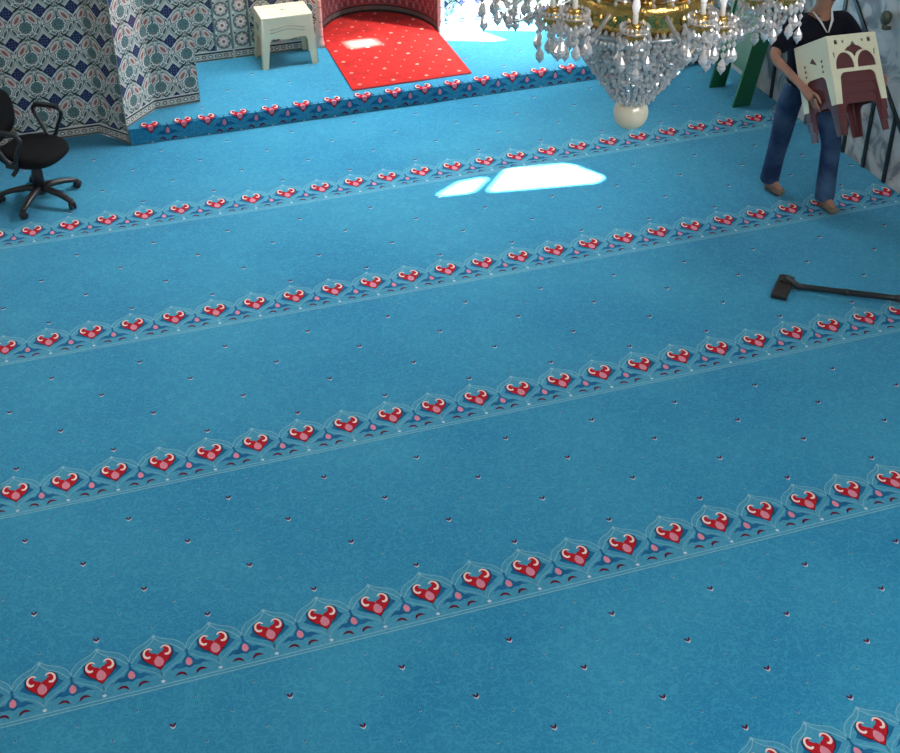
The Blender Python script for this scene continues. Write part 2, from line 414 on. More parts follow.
# ------------------------------------------------------------------ tiled walls
def tilecell(dark=False):
    o = []
    A = lambda l, m, p: o.append((l, m, p))
    # pale net, roofed petals over a teal palmette, cobalt lozenges on the corners
    for s in (0, 1):
        g = (lambda q: [(1-x, y) for x, y in q][::-1]) if s else (lambda q: q)
        for st in stroke(smooth([(.5, .03), (.40, .10), (.26, .17), (.10, .36), (.02, .5), (.10, .66), (.24, .86), (.42, 1.0), (.5, 1.03)], 3), .05): A(1, 'tgreen', g(st))
        A(2, 'tdark', g(ell(.135, .37, .085, .19, .48))); A(3, 'twhite', g(ell(.135, .37, .068, .172, .48))); A(4, 'tgreen', g(ell(.135, .365, .045, .13, .48))); A(5, 'tdark', g(ell(.145, .35, .012, .08, .48, 8)))
        A(2, 'tdark', g(ell(.335, .235, .075, .145, .95))); A(3, 'twhite', g(ell(.335, .235, .060, .128, .95))); A(4, 'tteal', g(ell(.335, .24, .035, .085, .95)))
        A(6, 'tdark', g(ell(.305, .085, .036, .135, -.95))); A(6, 'tdark', g(ell(.42, .17, .022, .06, -.6, 8)))
        A(2, 'twhite', g(ell(.05, .60, .022, .085, -.25, 8))); A(2, 'twhite', g(ell(.11, .83, .02, .09, -.75, 8))); A(2, 'tdark', g(ell(.06, .72, .016, .07, -.5, 8)))
        A(5, 'tdark', g(ell(.272, .765, .122, .255, -.66))); A(6, 'twhite', g(ell(.272, .765, .105, .235, -.66))); A(7, 'tpink', g(ell(.272, .762, .082, .20, -.66))); A(8, 'tred', g(ell(.27, .752, .046, .13, -.66)))
    A(3, 'tdark', lobes(.5, .49, .262, 11, .05)); A(4, 'twhite', lobes(.5, .49, .245, 11, .09)); A(8, 'tgreen', lobes(.5, .49, .20, 11, .08)); A(9, 'tteal', lobes(.5, .49, .165, 7, .10))
    for k in range(5): A(10, 'tdark', ell(.5+.09*math.cos(k*1.257+.3), .48+.09*math.sin(k*1.257+.3), .022, .016, k, 6))
    A(10, 'tred', ell(.5, .36, .045, .025)); A(5, 'tgreen', ell(.5, .83, .035, .11)); A(6, 'tdark', ell(.5, .72, .022, .06))
    A(4, 'tred', ell(.5, .20, .025, .035)); A(3, 'tgreen', ell(.5, .08, .05, .06)); A(4, 'twhite', ell(.5, .02, .03, .04))
    for (cx, cy) in ((0, 0), (1, 0), (0, 1), (1, 1)):
        loz = [(cx+.262*math.cos(q), cy+.275*math.sin(q)) for q in (0, PI/2, PI, 3*PI/2)]
        A(5, 'twhite', loz); loz = [(cx+.236*math.cos(q), cy+.25*math.sin(q)) for q in (0, PI/2, PI, 3*PI/2)]
        A(6, 'tnavy', loz)
        for a in range(-2, 3):
            for b in range(-2, 3):
                if abs(a)+abs(b) < 4: A(7, 'tpale' if (a+b) % 2 == 0 else 'tdark', ell(cx+(a+b)*.042, cy+(a-b)*.045, .017, .017, 0, 6))
    return [(l, m, cliprect(p, 0, 1, 0, 1)) for l, m, p in o if len(cliprect(p, 0, 1, 0, 1)) > 2]
CELL = tilecell()
def rosette():
    o = [(1, 'tgreen', ell(.5, .5, .46, .46, 0, 16)), (2, 'tdark', lobes(.5, .5, .37, 8, .12)), (3, 'tpink', lobes(.5, .5, .34, 8, .14)), (4, 'twhite', lobes(.5, .5, .20, 6, .15)), (5, 'tred', ell(.5, .5, .10, .10)), (2, 'twhite', ell(.1, .1, .07, .07, 0, 8)), (2, 'tdark', ell(.9, .9, .08, .05, .7, 8)), (2, 'tdark', ell(.1, .9, .08, .05, -.7, 8)), (2, 'twhite', ell(.9, .1, .07, .07, 0, 8))]
    return o
ROS = rosette()
def nichecell():
    o = []
    for cx, cy in ((.25, .25), (.75, .75)):
        o += [(1, 'tdark', lobes(cx, cy, .23, 6, .2)), (2, 'nlight', lobes(cx, cy, .19, 6, .2)), (3, 'tteal', ell(cx, cy, .08, .08)), (4, 'tred', ell(cx, cy, .035, .035))]
    for cx, cy in ((.75, .25), (.25, .75)):
        o += [(1, 'tnavy', lobes(cx, cy, .15, 4, .3)), (2, 'nlight', ell(cx, cy, .05, .05))]
    for st in stroke([(0, .5), (.25, .45), (.5, .55), (.75, .45), (1, .5)], .03): o.append((1, 'nlight', st))
    return o
NCELL = nichecell()

wb = MB()
TH = .0007
def wall_face(p0, p1, z0, z1, pat, w=.92, s_off=0., z_off=0., base=None):
    """decorate the vertical face p0->p1 (units); outward is to the right of p0->p1"""
    dx, dy = p1[0]-p0[0], p1[1]-p0[1]; Ln = math.hypot(dx, dy); tx, ty = dx/Ln, dy/Ln; nx, ny = ty, -tx
    def fm(s, z, l): return ((p0[0]+tx*s)*U+nx*l*TH, (p0[1]+ty*s)*U+ny*l*TH, z*U)
    def poly(q, l, m, r=None):
        q = cliprect(q, 0, Ln, *(r or (z0, z1)))
        if len(q) > 2: wb.add([fm(s, z, l) for s, z in q], [list(range(len(q)))], m)
    zb = z0+.34
    # base border
    poly([(0, z0), (Ln, z0), (Ln, z0+.06), (0, z0+.06)], 1, 'grout')
    poly([(0, z0+.24), (Ln, z0+.24), (Ln, z0+.29), (0, z0+.29)], 1, 'tdark')
    poly([(0, z0+.31), (Ln, z0+.31), (Ln, z0+.34), (0, z0+.34)], 1, 'twhite')
    k = 0
    while k*.22 < Ln:
        x = k*.22+.1
        poly(ell(x, z0+.15, .075, .06, 0, 8), 1, 'tdark'); poly(ell(x, z0+.15, .05, .035, 0, 8), 2, 'tpink' if k % 2 else 'twhite'); k += 1
    if pat is None: return
    j0 = -1
    for j in range(-1, int((z1-z0)/w)+2):
        for i in range(-1, int(Ln/w)+2):
            for (l, m, p) in pat:
                q = [(x*w+i*w+s_off, y*w+j*w+zb+z_off) for x, y in p]
                q = cliprect(q, 0, Ln, zb, z1)
                if len(q) > 2: wb.add([fm(s, z, l) for s, z in q], [list(range(len(q)))], m)
ZT = 9.2; ZC = 34.
WP = [(-9., 23.08), (3.67, 23.05), (4.42, 22.03), (5.44, 23.12), (6.85, 23.25), (7.25, 26.42), (NC-NR-.02, 26.42)]
NP = niche_pts()
poly_low = WP+NP+[(NC+NR+.02, 26.42), (33.9, 26.42)]
def shell(pts, z0, z1, m):
    n = len(pts)
    wb.add([(x*U, y*U, z0*U) for x, y in pts]+[(x*U, y*U, z1*U) for x, y in pts], [(i, i+1, n+i+1, n+i) for i in range(n-1)], m)
shell(WP[:7], 0, ZT, 'tbase')
shell([WP[-1], NP[0]], 0, ZT, 'tbase')
shell(NP, 0, ZT, 'nbase')
shell([NP[-1], (NC+NR+.02, 26.42), (33.9, 26.42)], 0, ZT, 'tbase')
# niche hood and plaster above the tiles
wb.add([(x*U, y*U, ZT*U) for x, y in NP], [list(range(len(NP)))], 'nbase')
shell(WP[:6]+[(33.9, 26.42)], ZT, ZC, 'plaster')
wb.add([(-9*U, 30.2*U, 0), (33.9*U, 30.2*U, 0), (33.9*U, 30.2*U, ZC*U), (-9*U, 30.2*U, ZC*U)], [(0, 1, 2, 3)], 'plaster')
wall_face((-1.5, 23.06), WP[1], .0, 6.2, CELL, s_off=.35)
wall_face(WP[1], WP[2], .0, 6.2, CELL, w=.92, s_off=-.2)
wall_face(WP[2], WP[3], H, 6.2, CELL, s_off=.02, z_off=-.1)
wall_face(WP[3], WP[4], H, 6.0, CELL, s_off=-.20, z_off=-.1)
wall_face(WP[4], WP[5], H, 6.0, CELL)
# recessed wall: framed panel with rosette borders
a, b = WP[5], (NC-NR-.02, 26.42)
wall_face(a, (8.0, 26.42), H, 5.2, CELL, w=.8, s_off=-.1)
wall_face((8.0, 26.42), (8.55, 26.42), H, 5.2, ROS, w=.55)
wall_face((8.62, 26.42), (10.9, 26.42), H, 5.2, None)
def frame_strip(x0, x1, z0, z1, m, l=2):
    wb.add([(x0*U, 26.42*U-l*TH, z0*U), (x1*U, 26.42*U-l*TH, z0*U), (x1*U, 26.42*U-l*TH, z1*U), (x0*U, 26.42*U-l*TH, z1*U)], [(0, 1, 2, 3)], m)
for x in (8.0, 8.57, 9.15): frame_strip(x-.025, x+.025, H+.34, 5.2, 'tgreen', 7); frame_strip(x-.045, x-.03, H+.34, 5.2, 'tdark', 7)
def flatpat(pat, w, x0, x1, z0, z1, nx):
    for i in range(nx):
        for j in range(int((z1-z0)/w)+1):
            for (l, m, p) in pat:
                q = cliprect([(x*w+i*w+x0, y*w+j*w+z0) for x, y in p], x0, x1, z0, z1)
                if len(q) > 2: wb.add([(s*U, 26.42*U-l*TH, z*U) for s, z in q], [list(range(len(q)))], m)
flatpat(ROS, .56, 8.62, 11.45, H+.36, H+.92, 6)
flatpat(ROS, .56, 8.62, 9.15, H+.95, 5.2, 1)
flatpat(CELL, .8, 9.2, 11.45, H+1.0, 5.2, 4)
frame_strip(9.15, 11.45, H+.935, H+.985, 'tgreen', 7)
# wall right of the niche
wall_face((NC+NR+.25, 26.42), (24.3, 26.42), H, 4.6, CELL, w=.62)
# niche lining
for i in range(len(NP)-1):
    p, q = NP[i], NP[i+1]; Ln = math.hypot(q[0]-p[0], q[1]-p[1])
    tx, ty = (q[0]-p[0])/Ln, (q[1]-p[1])/Ln; nx, ny = ty, -tx
    for (z0, z1, m, l) in ((H+.02, H+.12, 'tdark', 1), (H+.12, H+.20, 'grout', 1), (H+.26, H+.31, 'tdark', 1), (H+.20, H+.26, 'grout', 1)):
        wb.add([(p[0]*U+nx*TH, p[1]*U+ny*TH, z0*U), (q[0]*U+nx*TH, q[1]*U+ny*TH, z0*U), (q[0]*U+nx*TH, q[1]*U+ny*TH, z1*U), (p[0]*U+nx*TH, p[1]*U+ny*TH, z1*U)], [(0, 1, 2, 3)], m)
    for j in range(12):
        for (l, m, pp) in NCELL:
            w = .5
            qq = cliprect([(x*Ln, y*w+j*w+H+.34) for x, y in pp], 0, Ln, H+.34, 6)
            if len(qq) > 2: wb.add([((p[0]+tx*s)*U+nx*l*TH, (p[1]+ty*s)*U+ny*l*TH, z*U) for s, z in qq], [list(range(len(qq)))], m)
# slender corner colonnettes of the niche
for x in (NC-NR-.07, NC+NR+.09):
    prof = [(.10, 0), (.10, .18), (.07, .22), (.06, .3)]+[(.065, .3+.25*k) if k % 2 else (.055, .3+.25*k) for k in range(1, 22)]
    wb.lathe([(r*U, z*U) for r, z in prof], 'tpink', 10, TR((x*U, 26.36*U, H*U)))
    for k in range(20):
        wb.lathe([(.03*U, -.02*U), (.075*U, 0), (.03*U, .02*U)], 'twhite' if k % 2 else 'tdark', 10, TR((x*U, 26.36*U, (H+.4+k*.25)*U)))
o = wb.build('wall_back'); tag(o, kind='structure')

# ------------------------------------------------------------------ rest of the shell
SUN = Vector((.60, -.26, .757)).normalized()
def proj_hole(pts, z):  # unseen wall openings, traced back along the sun to cast chosen light patches
    out = []
    for x, y in pts:
        t = (33.9-x)/SUN.x; out.append((y+SUN.y*t, z+SUN.z*t))
    return out
holes = [proj_hole([(12.12, 15.65), (12.95, 16.22), (13.75, 16.28), (13.83, 16.2), (13.2, 15.60), (13.0, 15.54)], 0),
         proj_hole([(13.58, 15.39), (13.62, 15.5), (14.40, 16.42), (14.6, 16.53), (16.25, 16.36), (16.5, 16.2), (17.03, 15.24), (16.98, 15.1), (16.64, 14.91)], 0),
         proj_hole([(12.28, 26.5), (13.35, 26.5), (13.5, 25.85), (12.33, 25.8)], H),
         proj_hole([(15.75, 26.9), (20.5, 27.0), (20.2, 26.1), (18.6, 24.9), (16.9, 24.5), (15.72, 25.1)], H)]
wr = MB(); TRr = Matrix(((0, 1, 0, 33.9*U), (1, 0, 0, 0), (0, 0, 1, 0), (0, 0, 0, 1)))
wr.plate([(-24*U, -.1), (30.2*U, -.1), (30.2*U, ZC*U), (-24*U, ZC*U)], [[(a*U, b*U) for a, b in h] for h in holes], .02, 'plaster', TRr)
o = wr.build('wall_right'); tag(o, kind='structure')
w = MB(); w.box((-9.2*U, 3*U, ZC*U/2), (.1, 54.4*U, ZC*U), 'plaster'); o = w.build('wall_left'); tag(o, kind='structure')
w = MB(); w.box((12.4*U, -24.2*U, ZC*U/2), (43*U, .1, ZC*U), 'plaster'); o = w.build('wall_front'); tag(o, kind='structure')
w = MB(); w.box((12.4*U, 3*U, ZC*U+.05), (43.4*U, 54.6*U, .1), 'plaster'); o = w.build('ceiling'); tag(o, kind='structure')

# ------------------------------------------------------------------ minbar (marble stair flank, right)
mbx = 24.45
root = empty('marble_staircase', (25.9*U, 17*U, 0), 'grey veined marble staircase flank with black bars and sloping line behind the man', 'staircase')
def rel(o): o.location = (-25.9*U, -17*U, 0)
T = Matrix(((0, 1, 0, mbx*U), (1, 0, 0, 0), (0, 0, 1, 0), (0, 0, 0, 1)))
def dz(y): return 1.96+.86*(y-12.12)
side = [(7.5, 0), (21.7, 0), (21.7, dz(21.7)+2.9), (9.6, dz(9.6)+3.2), (7.5, 2.6)]
for x_off in (0, 2.7):
    p = MB(); T2 = T.copy(); T2[0][3] = (mbx+x_off)*U
    p.plate([(a*U, b*U) for a, b in side], [], .22*U, 'marble', T2); o = p.build('side_panel', root); rel(o)
st = MB()
for k in range(13):
    y = 9.5+k*.9
    st.box(((mbx+1.46)*U, (y+.45+(21.6-y)/2-.45)*U, (k+.5)*.78*U), (2.44*U, (21.6-y)*U, .78*U), 'marble')
o = st.build('steps', root); rel(o)
def bar(name, y0, z0, y1, z1, w):
    p = MB(); d = Vector((0, y1-y0, z1-z0)); L_ = d.length; d.normalize(); nrm = Vector((0, -d.z, d.y))*w/2
    a = Vector((mbx-.05, y0, z0)); b = Vector((mbx-.05, y1, z1)); vs = []
    for xo in (0, .052):
        for q in (a+nrm, b+nrm, b-nrm, a-nrm): vs.append((q+Vector((xo, 0, 0)))*U)
    p.add(vs, [(0, 1, 2, 3), (7, 6, 5, 4), (0, 4, 5, 1), (1, 5, 6, 2), (2, 6, 7, 3), (3, 7, 4, 0)], 'inlay')
    o = p.build(name, root); rel(o); return o
for k in range(9):
    y = 11.15+k*1.06
    if dz(y) > .3: bar('upright_bar', y, .0, y, dz(y)-.03, .13)
bar('sloping_bar', 10.1, dz(10.1), 21.5, dz(21.5), .13)
kb = MB(); kb.lathe([(.015, 0), (.02, .004), (.02, .03), (.012, .036), (.030, .045), (.042, .07), (.044, .095), (.038, .12), (.02, .137), (.005, .142)], 'knob', 20, TR(((mbx-.2)*U, 13.2*U, 4.2*U)))
kb.box(((mbx-.1)*U, 13.2*U, 4.22*U), (.2*U, .09*U, .09*U), 'knob')
o = kb.build('newel_knob', root); rel(o); o['label'] = 'round olive brown knob'

# ------------------------------------------------------------------ green lectern
g0 = Vector((23.45*U, 19.1*U, 0))
root = empty('green_lectern', g0, 'green painted wooden lectern with two splayed side boards beyond the chandelier', 'lectern')
def sideboard(y, x0, x1, xt0, xt1, h):
    p = MB(); p.plate([(x0*U, 0), (x1*U, 0), (xt1*U, h*U), (xt0*U, h*U)], [], .09*U, 'green', Matrix.Translation((0, y*U, 0))); o = p.build('side_board', root); o.location = -g0
sideboard(18.25, 22.90, 23.5, 23.85, 24.4, 4.6)
sideboard(19.9, 22.95, 23.5, 23.85, 24.4, 4.6)
p = MB(); p.plate([(23.22*U, 1.1*U), (23.7*U, 1.1*U), (24.35*U, 4.6*U), (23.9*U, 4.6*U)], [], 1.55*U, 'green', Matrix.Translation((0, 18.34*U, 0)))
o = p.build('body_panel', root); o.location = -g0
p = MB(); p.box((23.98*U, 19.12*U, 4.66*U), (.86*U, 2.0*U, .1*U), 'green', bev=.006); o = p.build('top_board', root); o.location = -g0

# ------------------------------------------------------------------ stools
def arcp(cx, cz, rx, rz, a0, a1, n=10):
    return [(cx+rx*math.cos(a0+(a1-a0)*k/n), cz+rz*math.sin(a0+(a1-a0)*k/n)) for k in range(n+1)]
def side_outline(wt, wb_, h, lw, arch_z, wave=False):
    """panel with two legs: top width wt, bottom width wb_, leg width lw, opening up to arch_z"""
    xi = wb_/2-lw
    o = [(-wb_/2, 0), (-wb_/2+lw*.8, 0)]
    xa = wt/2-lw*1.05+(wb_-wt)/2*(1-arch_z/h)
    r = .045
    o += [(-xa, arch_z-r)]
    o += arcp(-xa+r, arch_z-r, r, r, PI, PI/2, 5)[1:]
    if wave:
        nw = 10
        for k in range(1, nw): x = -xa+r+(2*xa-2*r)*k/nw; o.append((x, arch_z-.018*math.sin(PI*k/nw)**2))
    o += arcp(xa-r, arch_z-r, r, r, PI/2, 0, 5)
    o += [(wb_/2-lw*.8, 0), (wb_/2, 0), (wt/2, h-.02), (wt/2-.008, h), (-wt/2+.008, h), (-wt/2, h-.02)]
    return o
def lace_holes(wt, h, az):
    hs = []
    zb_ = az+.026; r = wt*.195
    for s in (-1, 1):
        cx = s*(r+.010)
        hs.append([(cx-r*.93, zb_), (cx+r*.93, zb_)]+arcp(cx, zb_+.012, r*.93, r*1.12, 0, PI, 12))
    hs.append([(0, zb_+.070), (.022, zb_+.098), (.050, zb_+.112), (.082, zb_+.118), (.055, zb_+.138), (.022, zb_+.150), (0, zb_+.178), (-.022, zb_+.150), (-.055, zb_+.138), (-.082, zb_+.118), (-.050, zb_+.112), (-.022, zb_+.098)])
    zt_ = h-.048
    for x, s in ((.145, .014), (.085, .008), (-.085, .008), (-.145, .014)):
        hs.append([(x-s, zt_-s), (x+s, zt_-s), (x+s, zt_+s), (x-s, zt_+s)])
    for sx in (-1, 1): hs.append([(sx*.178, zt_-.11), (sx*.186, zt_-.06), (sx*.172, zt_-.07), (sx*.170, zt_-.10)])
    return hs
def stool(name, loc, label, cat, m, lace=True, w=.44, d=.34, h=.45, group=None, wf=1.04, az=None, plain=False):
    root = empty(name, loc, label, cat, group)
    az = az or (h*.45 if lace else h*.58); lw = .062
    wb_, db = w*wf, d*wf
    t = .011
    def place(angle, dist_t, dist_b):
        # panel local x->along, y->thickness inward, z up, leaning so the foot is further out
        lean = math.atan2(dist_b-dist_t, h)
        return Matrix.Rotation(angle, 4, 'Z') @ Matrix.Translation((0, -dist_b, 0)) @ Matrix.Rotation(-lean, 4, 'X')
    for ang, ww, wwb, dt, db_ in ((0, w, wb_, d/2, db/2), (PI, w, wb_, d/2, db/2), (PI/2, d, db, w/2, wb_/2), (-PI/2, d, db, w/2, wb_/2)):
        p = MB(); T_ = place(ang, dt, db_)
        if plain: hs = []
        elif lace and ww == w: hs = lace_holes(ww, h, az)
        elif lace:
            hs = []
            for cx in (-.085, .085):
                for zz in (.0, .035, .07):
                    hs.append([(cx-.014, az+.03+zz), (cx-.002, az+.018+zz), (cx+.012, az+.03+zz), (cx+.002, az+.044+zz)])
            hs.append([(-.035, az+.115), (.035, az+.085), (.03, az+.10), (0, az+.145)])
        else:
            hs = []
        p.plate(side_outline(ww-.004, wwb-.004, h-.012, lw, az, wave=not lace), hs, t, m, T_)
        # corner strips that give the legs their angle section
        for s in (-1, 1):
            x_t, x_b = s*(ww/2-.012), s*(wwb/2-.012)
            p.tube([T_ @ Vector((x_b, .012, .001)), T_ @ Vector((x_t, .012, h-.02))], .013, m, 8)
        if not lace and ww == w:
            for zz in (.03, .06):
                pts = [(x, -.001, az+.035+zz+.012*math.cos(x/(ww*.36)*PI)) for x in [(-.34+.68*k/14)*ww for k in range(15)]]
                p.tube([T_ @ Vector(q) for q in pts], .0035, 'creamgroove' if m == 'cream' else m, 6)
        if not lace and ww == d:
            p.box((0, -.002, az+.07), (.10, .006, .05), 'creamgroove', T_)
        o = p.build('side_panel', root)
    p = MB(); p.box((0, 0, h-.014), (w+.004, d+.004, .028), m, bev=.012); p.lathe([(.001, 0), (.018, 0), (.018, .001), (.001, .001)], 'creamgroove', 12, TR((0, 0, h)))
    if not lace:
        for s in (-1, 1): p.box((0, s*d*.3, h+.001), (w*.7, .003, .002), m)
    p.build('seat_top', root)
    # inner apron
    p = MB()
    for k in range(3 if lace else 1): p.box((0, -d/2+.02+.002*k, az+.03+.045*k), (w*.72, .006, .012), m)
    p.build('inner_rib', root)
    return root
s1 = stool('plastic_stool', (10.19*U, 25.72*U, H*U), 'cream plastic stool standing on the platform beside the red rug', 'stool', 'cream', False, .455, .33, .462, wf=1.10)
# carried pair
UPv = Vector((0, .55, .835)).normalized()
DEP = Vector((-.17, .82, -.55)); DEP = (DEP-UPv*DEP.dot(UPv)).normalized(); EX = DEP.cross(UPv).normalized()
W2, D2, H2 = .437, .33, .46
def carried(name, label, m, shift, w, d):
    r = stool(name, (0, 0, 0), label, 'stool', m, True, w, d, H2, wf=1.03, plain=(m == 'brown'))
    TLp = Vector((20.70, 10.7, 5.36))*U
    loc = TLp+EX*W2/2+DEP*D2/2-UPv*H2-UPv*shift
    Mx = Matrix((( EX.x, DEP.x, UPv.x, loc.x), (EX.y, DEP.y, UPv.y, loc.y), (EX.z, DEP.z, UPv.z, loc.z), (0, 0, 0, 1)))
    r.rotation_euler = Mx.to_euler(); r.location = loc; return r
carried('plastic_stool', 'cream plastic stool with arched lace cutouts, uppermost in the stack the man carries', 'cream', 0, W2, D2)
for k, lb in enumerate(('brown plastic stool nested directly under the cream one the man carries', 'brown plastic stool in the middle of the three brown ones carried in the nested stack', 'brown plastic stool at the very bottom of the nested stack the man carries')):
    q = carried('plastic_stool', lb, 'brown', .07*(k+1), W2-.010*(k+1), D2-.010*(k+1)); q['group'] = 'brown stools nested under the cream stool'


# ------------------------------------------------------------------ office chair
cx, cy = 1.60*U, 19.10*U
root = empty('office_chair', (cx, cy, 0), 'black office swivel chair with loop armrests on the carpet by the tiled wall', 'chair')
CH = root
fa = math.radians(-38)
p = MB()
p.lathe([(.02, .055), (.045, .06), (.048, .10), (.035, .125), (.02, .13)], 'black', 16)
base = p.build('star_base', CH)
for k in range(5):
    a = math.radians(24-72*k); R_ = .305
    q = MB()
    pts = [(r*math.cos(a), r*math.sin(a), z) for r, z in ((.02, .105), (.10, .108), (.20, .095), (.27, .075), (R_, .062))]
    q.tube(pts, [.034, .031, .027, .025, .023], 'black', 8, flat=.8)
    q.build('base_spoke', CH)
    q = MB(); c0 = Vector((R_*math.cos(a), R_*math.sin(a), 0)); b_ = a+.9
    for s in (-1, 1):
        Tm = Matrix.Translation(c0+Vector((math.cos(b_)*.017*s, math.sin(b_)*.017*s, .030))) @ Matrix.Rotation(b_, 4, 'Z') @ Matrix.Rotation(PI/2, 4, 'Y')
        q.lathe([(.01, -.010), (.027, -.010), (.030, -.004), (.030, .004), (.027, .010), (.01, .010)], 'black', 14, Tm)
    q.box(c0+Vector((0, 0, .044)), (.045, .045, .03), 'black', bev=.008)
    q.build('caster', CH)
p = MB(); p.lathe([(.042, .11), (.040, .25), (.036, .255), (.034, .26), (.034, .36)], 'black', 16); p.build('gas_lift', CH)
Rf = Matrix.Rotation(fa, 4, 'Z')     # local +x = front
p = MB()
nseg = 28
def supell(a, b, e, q): c_, s_ = math.cos(q), math.sin(q); return (a*abs(c_)**e*(1 if c_ > 0 else -1), b*abs(s_)**e*(1 if s_ > 0 else -1))
vs = []; prof = [(.70, .345), (.90, .362), (.985, .385), (1., .405), (.985, .428), (.93, .445), (.75, .452), (.4, .447), (.05, .444)]
for sc_, z in prof:
    for k in range(nseg):
        x, y = supell(.235*sc_, .235*sc_, .75, 2*PI*k/nseg); zz = z-(.02*max(0, x/.235)**3 if z > .4 else 0)
        vs.append((x+.01, y, zz))
fs = [(i*nseg+k, i*nseg+(k+1) % nseg, (i+1)*nseg+(k+1) % nseg, (i+1)*nseg+k) for i in range(len(prof)-1) for k in range(nseg)]
fs += [list(range(nseg))[::-1], [(len(prof)-1)*nseg+k for k in range(nseg)]]
p.add(vs, fs, 'blackfab', Rf, True); p.build('seat', CH)
p = MB(); p.box((0, 0, .367), (.2, .16, .02), 'black', Rf, bev=.006); p.build('seat_plate', CH)
p = MB(); p.tube([(-.05, -.05, .355), (-.12, -.11, .34), (-.145, -.132, .325), (-.175, -.155, .30)], [.008, .008, .017, .015], 'black', 8); p.build('height_lever', CH)
p = MB(); p.tube([Rf @ Vector(v) for v in smooth([(-.05, 0, .362), (-.25, 0, .362), (-.33, 0, .41), (-.335, 0, .53), (-.31, 0, .63)], 4)], .017, 'black', 8, flat=1.6); p.build('back_bracket', CH)
p = MB(); vs = []; prof = [(.01, -.028), (.5, -.03), (.9, -.022), (1., -.004), (.98, .014), (.85, .026), (.5, .03), (.01, .026)]
for sc_, t in prof:
    for k in range(nseg):
        y, z = supell(.215*sc_, .20*sc_, .8, 2*PI*k/nseg)
        vs.append((-.300+t+.6*y*y-.05*z, y, .635+z))
p.add(vs, [(i*nseg+k, i*nseg+(k+1) % nseg, (i+1)*nseg+(k+1) % nseg, (i+1)*nseg+k) for i in range(len(prof)-1) for k in range(nseg)]+[list(range(nseg))[::-1], [(len(prof)-1)*nseg+k for k in range(nseg)]], 'blackfab', Rf, True)
p.build('backrest', CH)
for s in (-1, 1):
    p = MB()
    loop = [(-.02, s*.235, .405), (.03, s*.262, .43), (.06, s*.268, .50), (.11, s*.268, .60), (.09, s*.268, .645), (.0, s*.268, .655), (-.10, s*.268, .645), (-.135, s*.268, .61), (-.10, s*.268, .53), (-.05, s*.262, .44)]
    L2 = smooth(loop+[loop[0]], 4)[:-1]
    p.tube([Rf @ Vector(v) for v in L2], .0155, 'black', 8, closed=True)
    p.box((-.01, s*.25, .40), (.09, .05, .04), 'black', Rf, bev=.01)
    p.box((-.01, s*.268, .664), (.20, .045, .018), 'black', Rf, bev=.007)
    p.build('armrest', CH)

# ------------------------------------------------------------------ vacuum wand on the floor
w0 = Vector((18.75*U, 8.0*U, 0))
root = empty('vacuum_wand', w0, 'black cleaning wand with a dark flat head lying on the carpet', 'cleaning tool')
hd = Vector((19.0-18.3, 8.25-7.45, 0)).normalized(); perp = Vector((-hd.y, hd.x, 0))
a_ = math.atan2(hd.y, hd.x)
p = MB(); p.box((-.01, .0, .018), (.285, .105, .034), 'wandhead', Matrix.Rotation(a_, 4, 'Z'), bev=.009); p.box((.07, .0, .036), (.09, .07, .03), 'wandhead', Matrix.Rotation(a_, 4, 'Z'), bev=.01); p.build('floor_head', root)
p = MB()
A0 = Vector((19.02*U, 7.72*U, .045))-w0
A1 = Vector((21.9*U, 5.22*U, .13))-w0
p.tube([Vector((.06, .05, .04)), A0, A0.lerp(A1, .12), A0.lerp(A1, .5), A1], [.024, .022, .021, .021, .021], 'wand', 12)
dirv = (A1-A0).normalized()
for t in (.3, .62): c_ = A0.lerp(A1, t); p.tube([c_-dirv*.02, c_+dirv*.02], .0245, 'wand', 12)
p.build('tube', root)
p = MB(); p.tube([A1-dirv*.01, A1+dirv*.12+Vector((0, 0, .0)), A1+dirv*.22+Vector((0, 0, -.06)), A1+dirv*.30+Vector((0, 0, -.125))], [.025, .025, .022, .022], 'black', 12); p.build('handle', root)

# ------------------------------------------------------------------ the man (skin modifier figure)
def skin(name, chains, m, parent, sub=2):
    """chains: list of polylines [(pos, (rx, ry)), ...]; a point given as int refers to an earlier vertex"""
    vs, rs, es, roots = [], [], [], []
    for ch in chains:
        prev = None
        for k, it in enumerate(ch):
            if isinstance(it, int): idx = it
            else:
                idx = len(vs); vs.append(tuple(Vector(it[0]))); rs.append(it[1] if isinstance(it[1], tuple) else (it[1], it[1]))
                if k == 0: roots.append(idx)
            if prev is not None: es.append((prev, idx))
            prev = idx
    me = bpy.data.meshes.new(name); me.from_pydata(vs, es, []); me.materials.append(M[m])
    o = bpy.data.objects.new(name, me); C.objects.link(o); o.parent = parent
    md = o.modifiers.new('Skin', 'SKIN'); md.use_smooth_shade = True; md.branch_smoothing = .6
    if not me.skin_vertices: return o
    sv = me.skin_vertices[0].data
    for i, r in enumerate(rs): sv[i].radius = r
    for i in range(len(vs)): sv[i].use_root = i in roots
    sd = o.modifiers.new('Sub', 'SUBSURF'); sd.levels = sub; sd.render_levels = sub
    return o
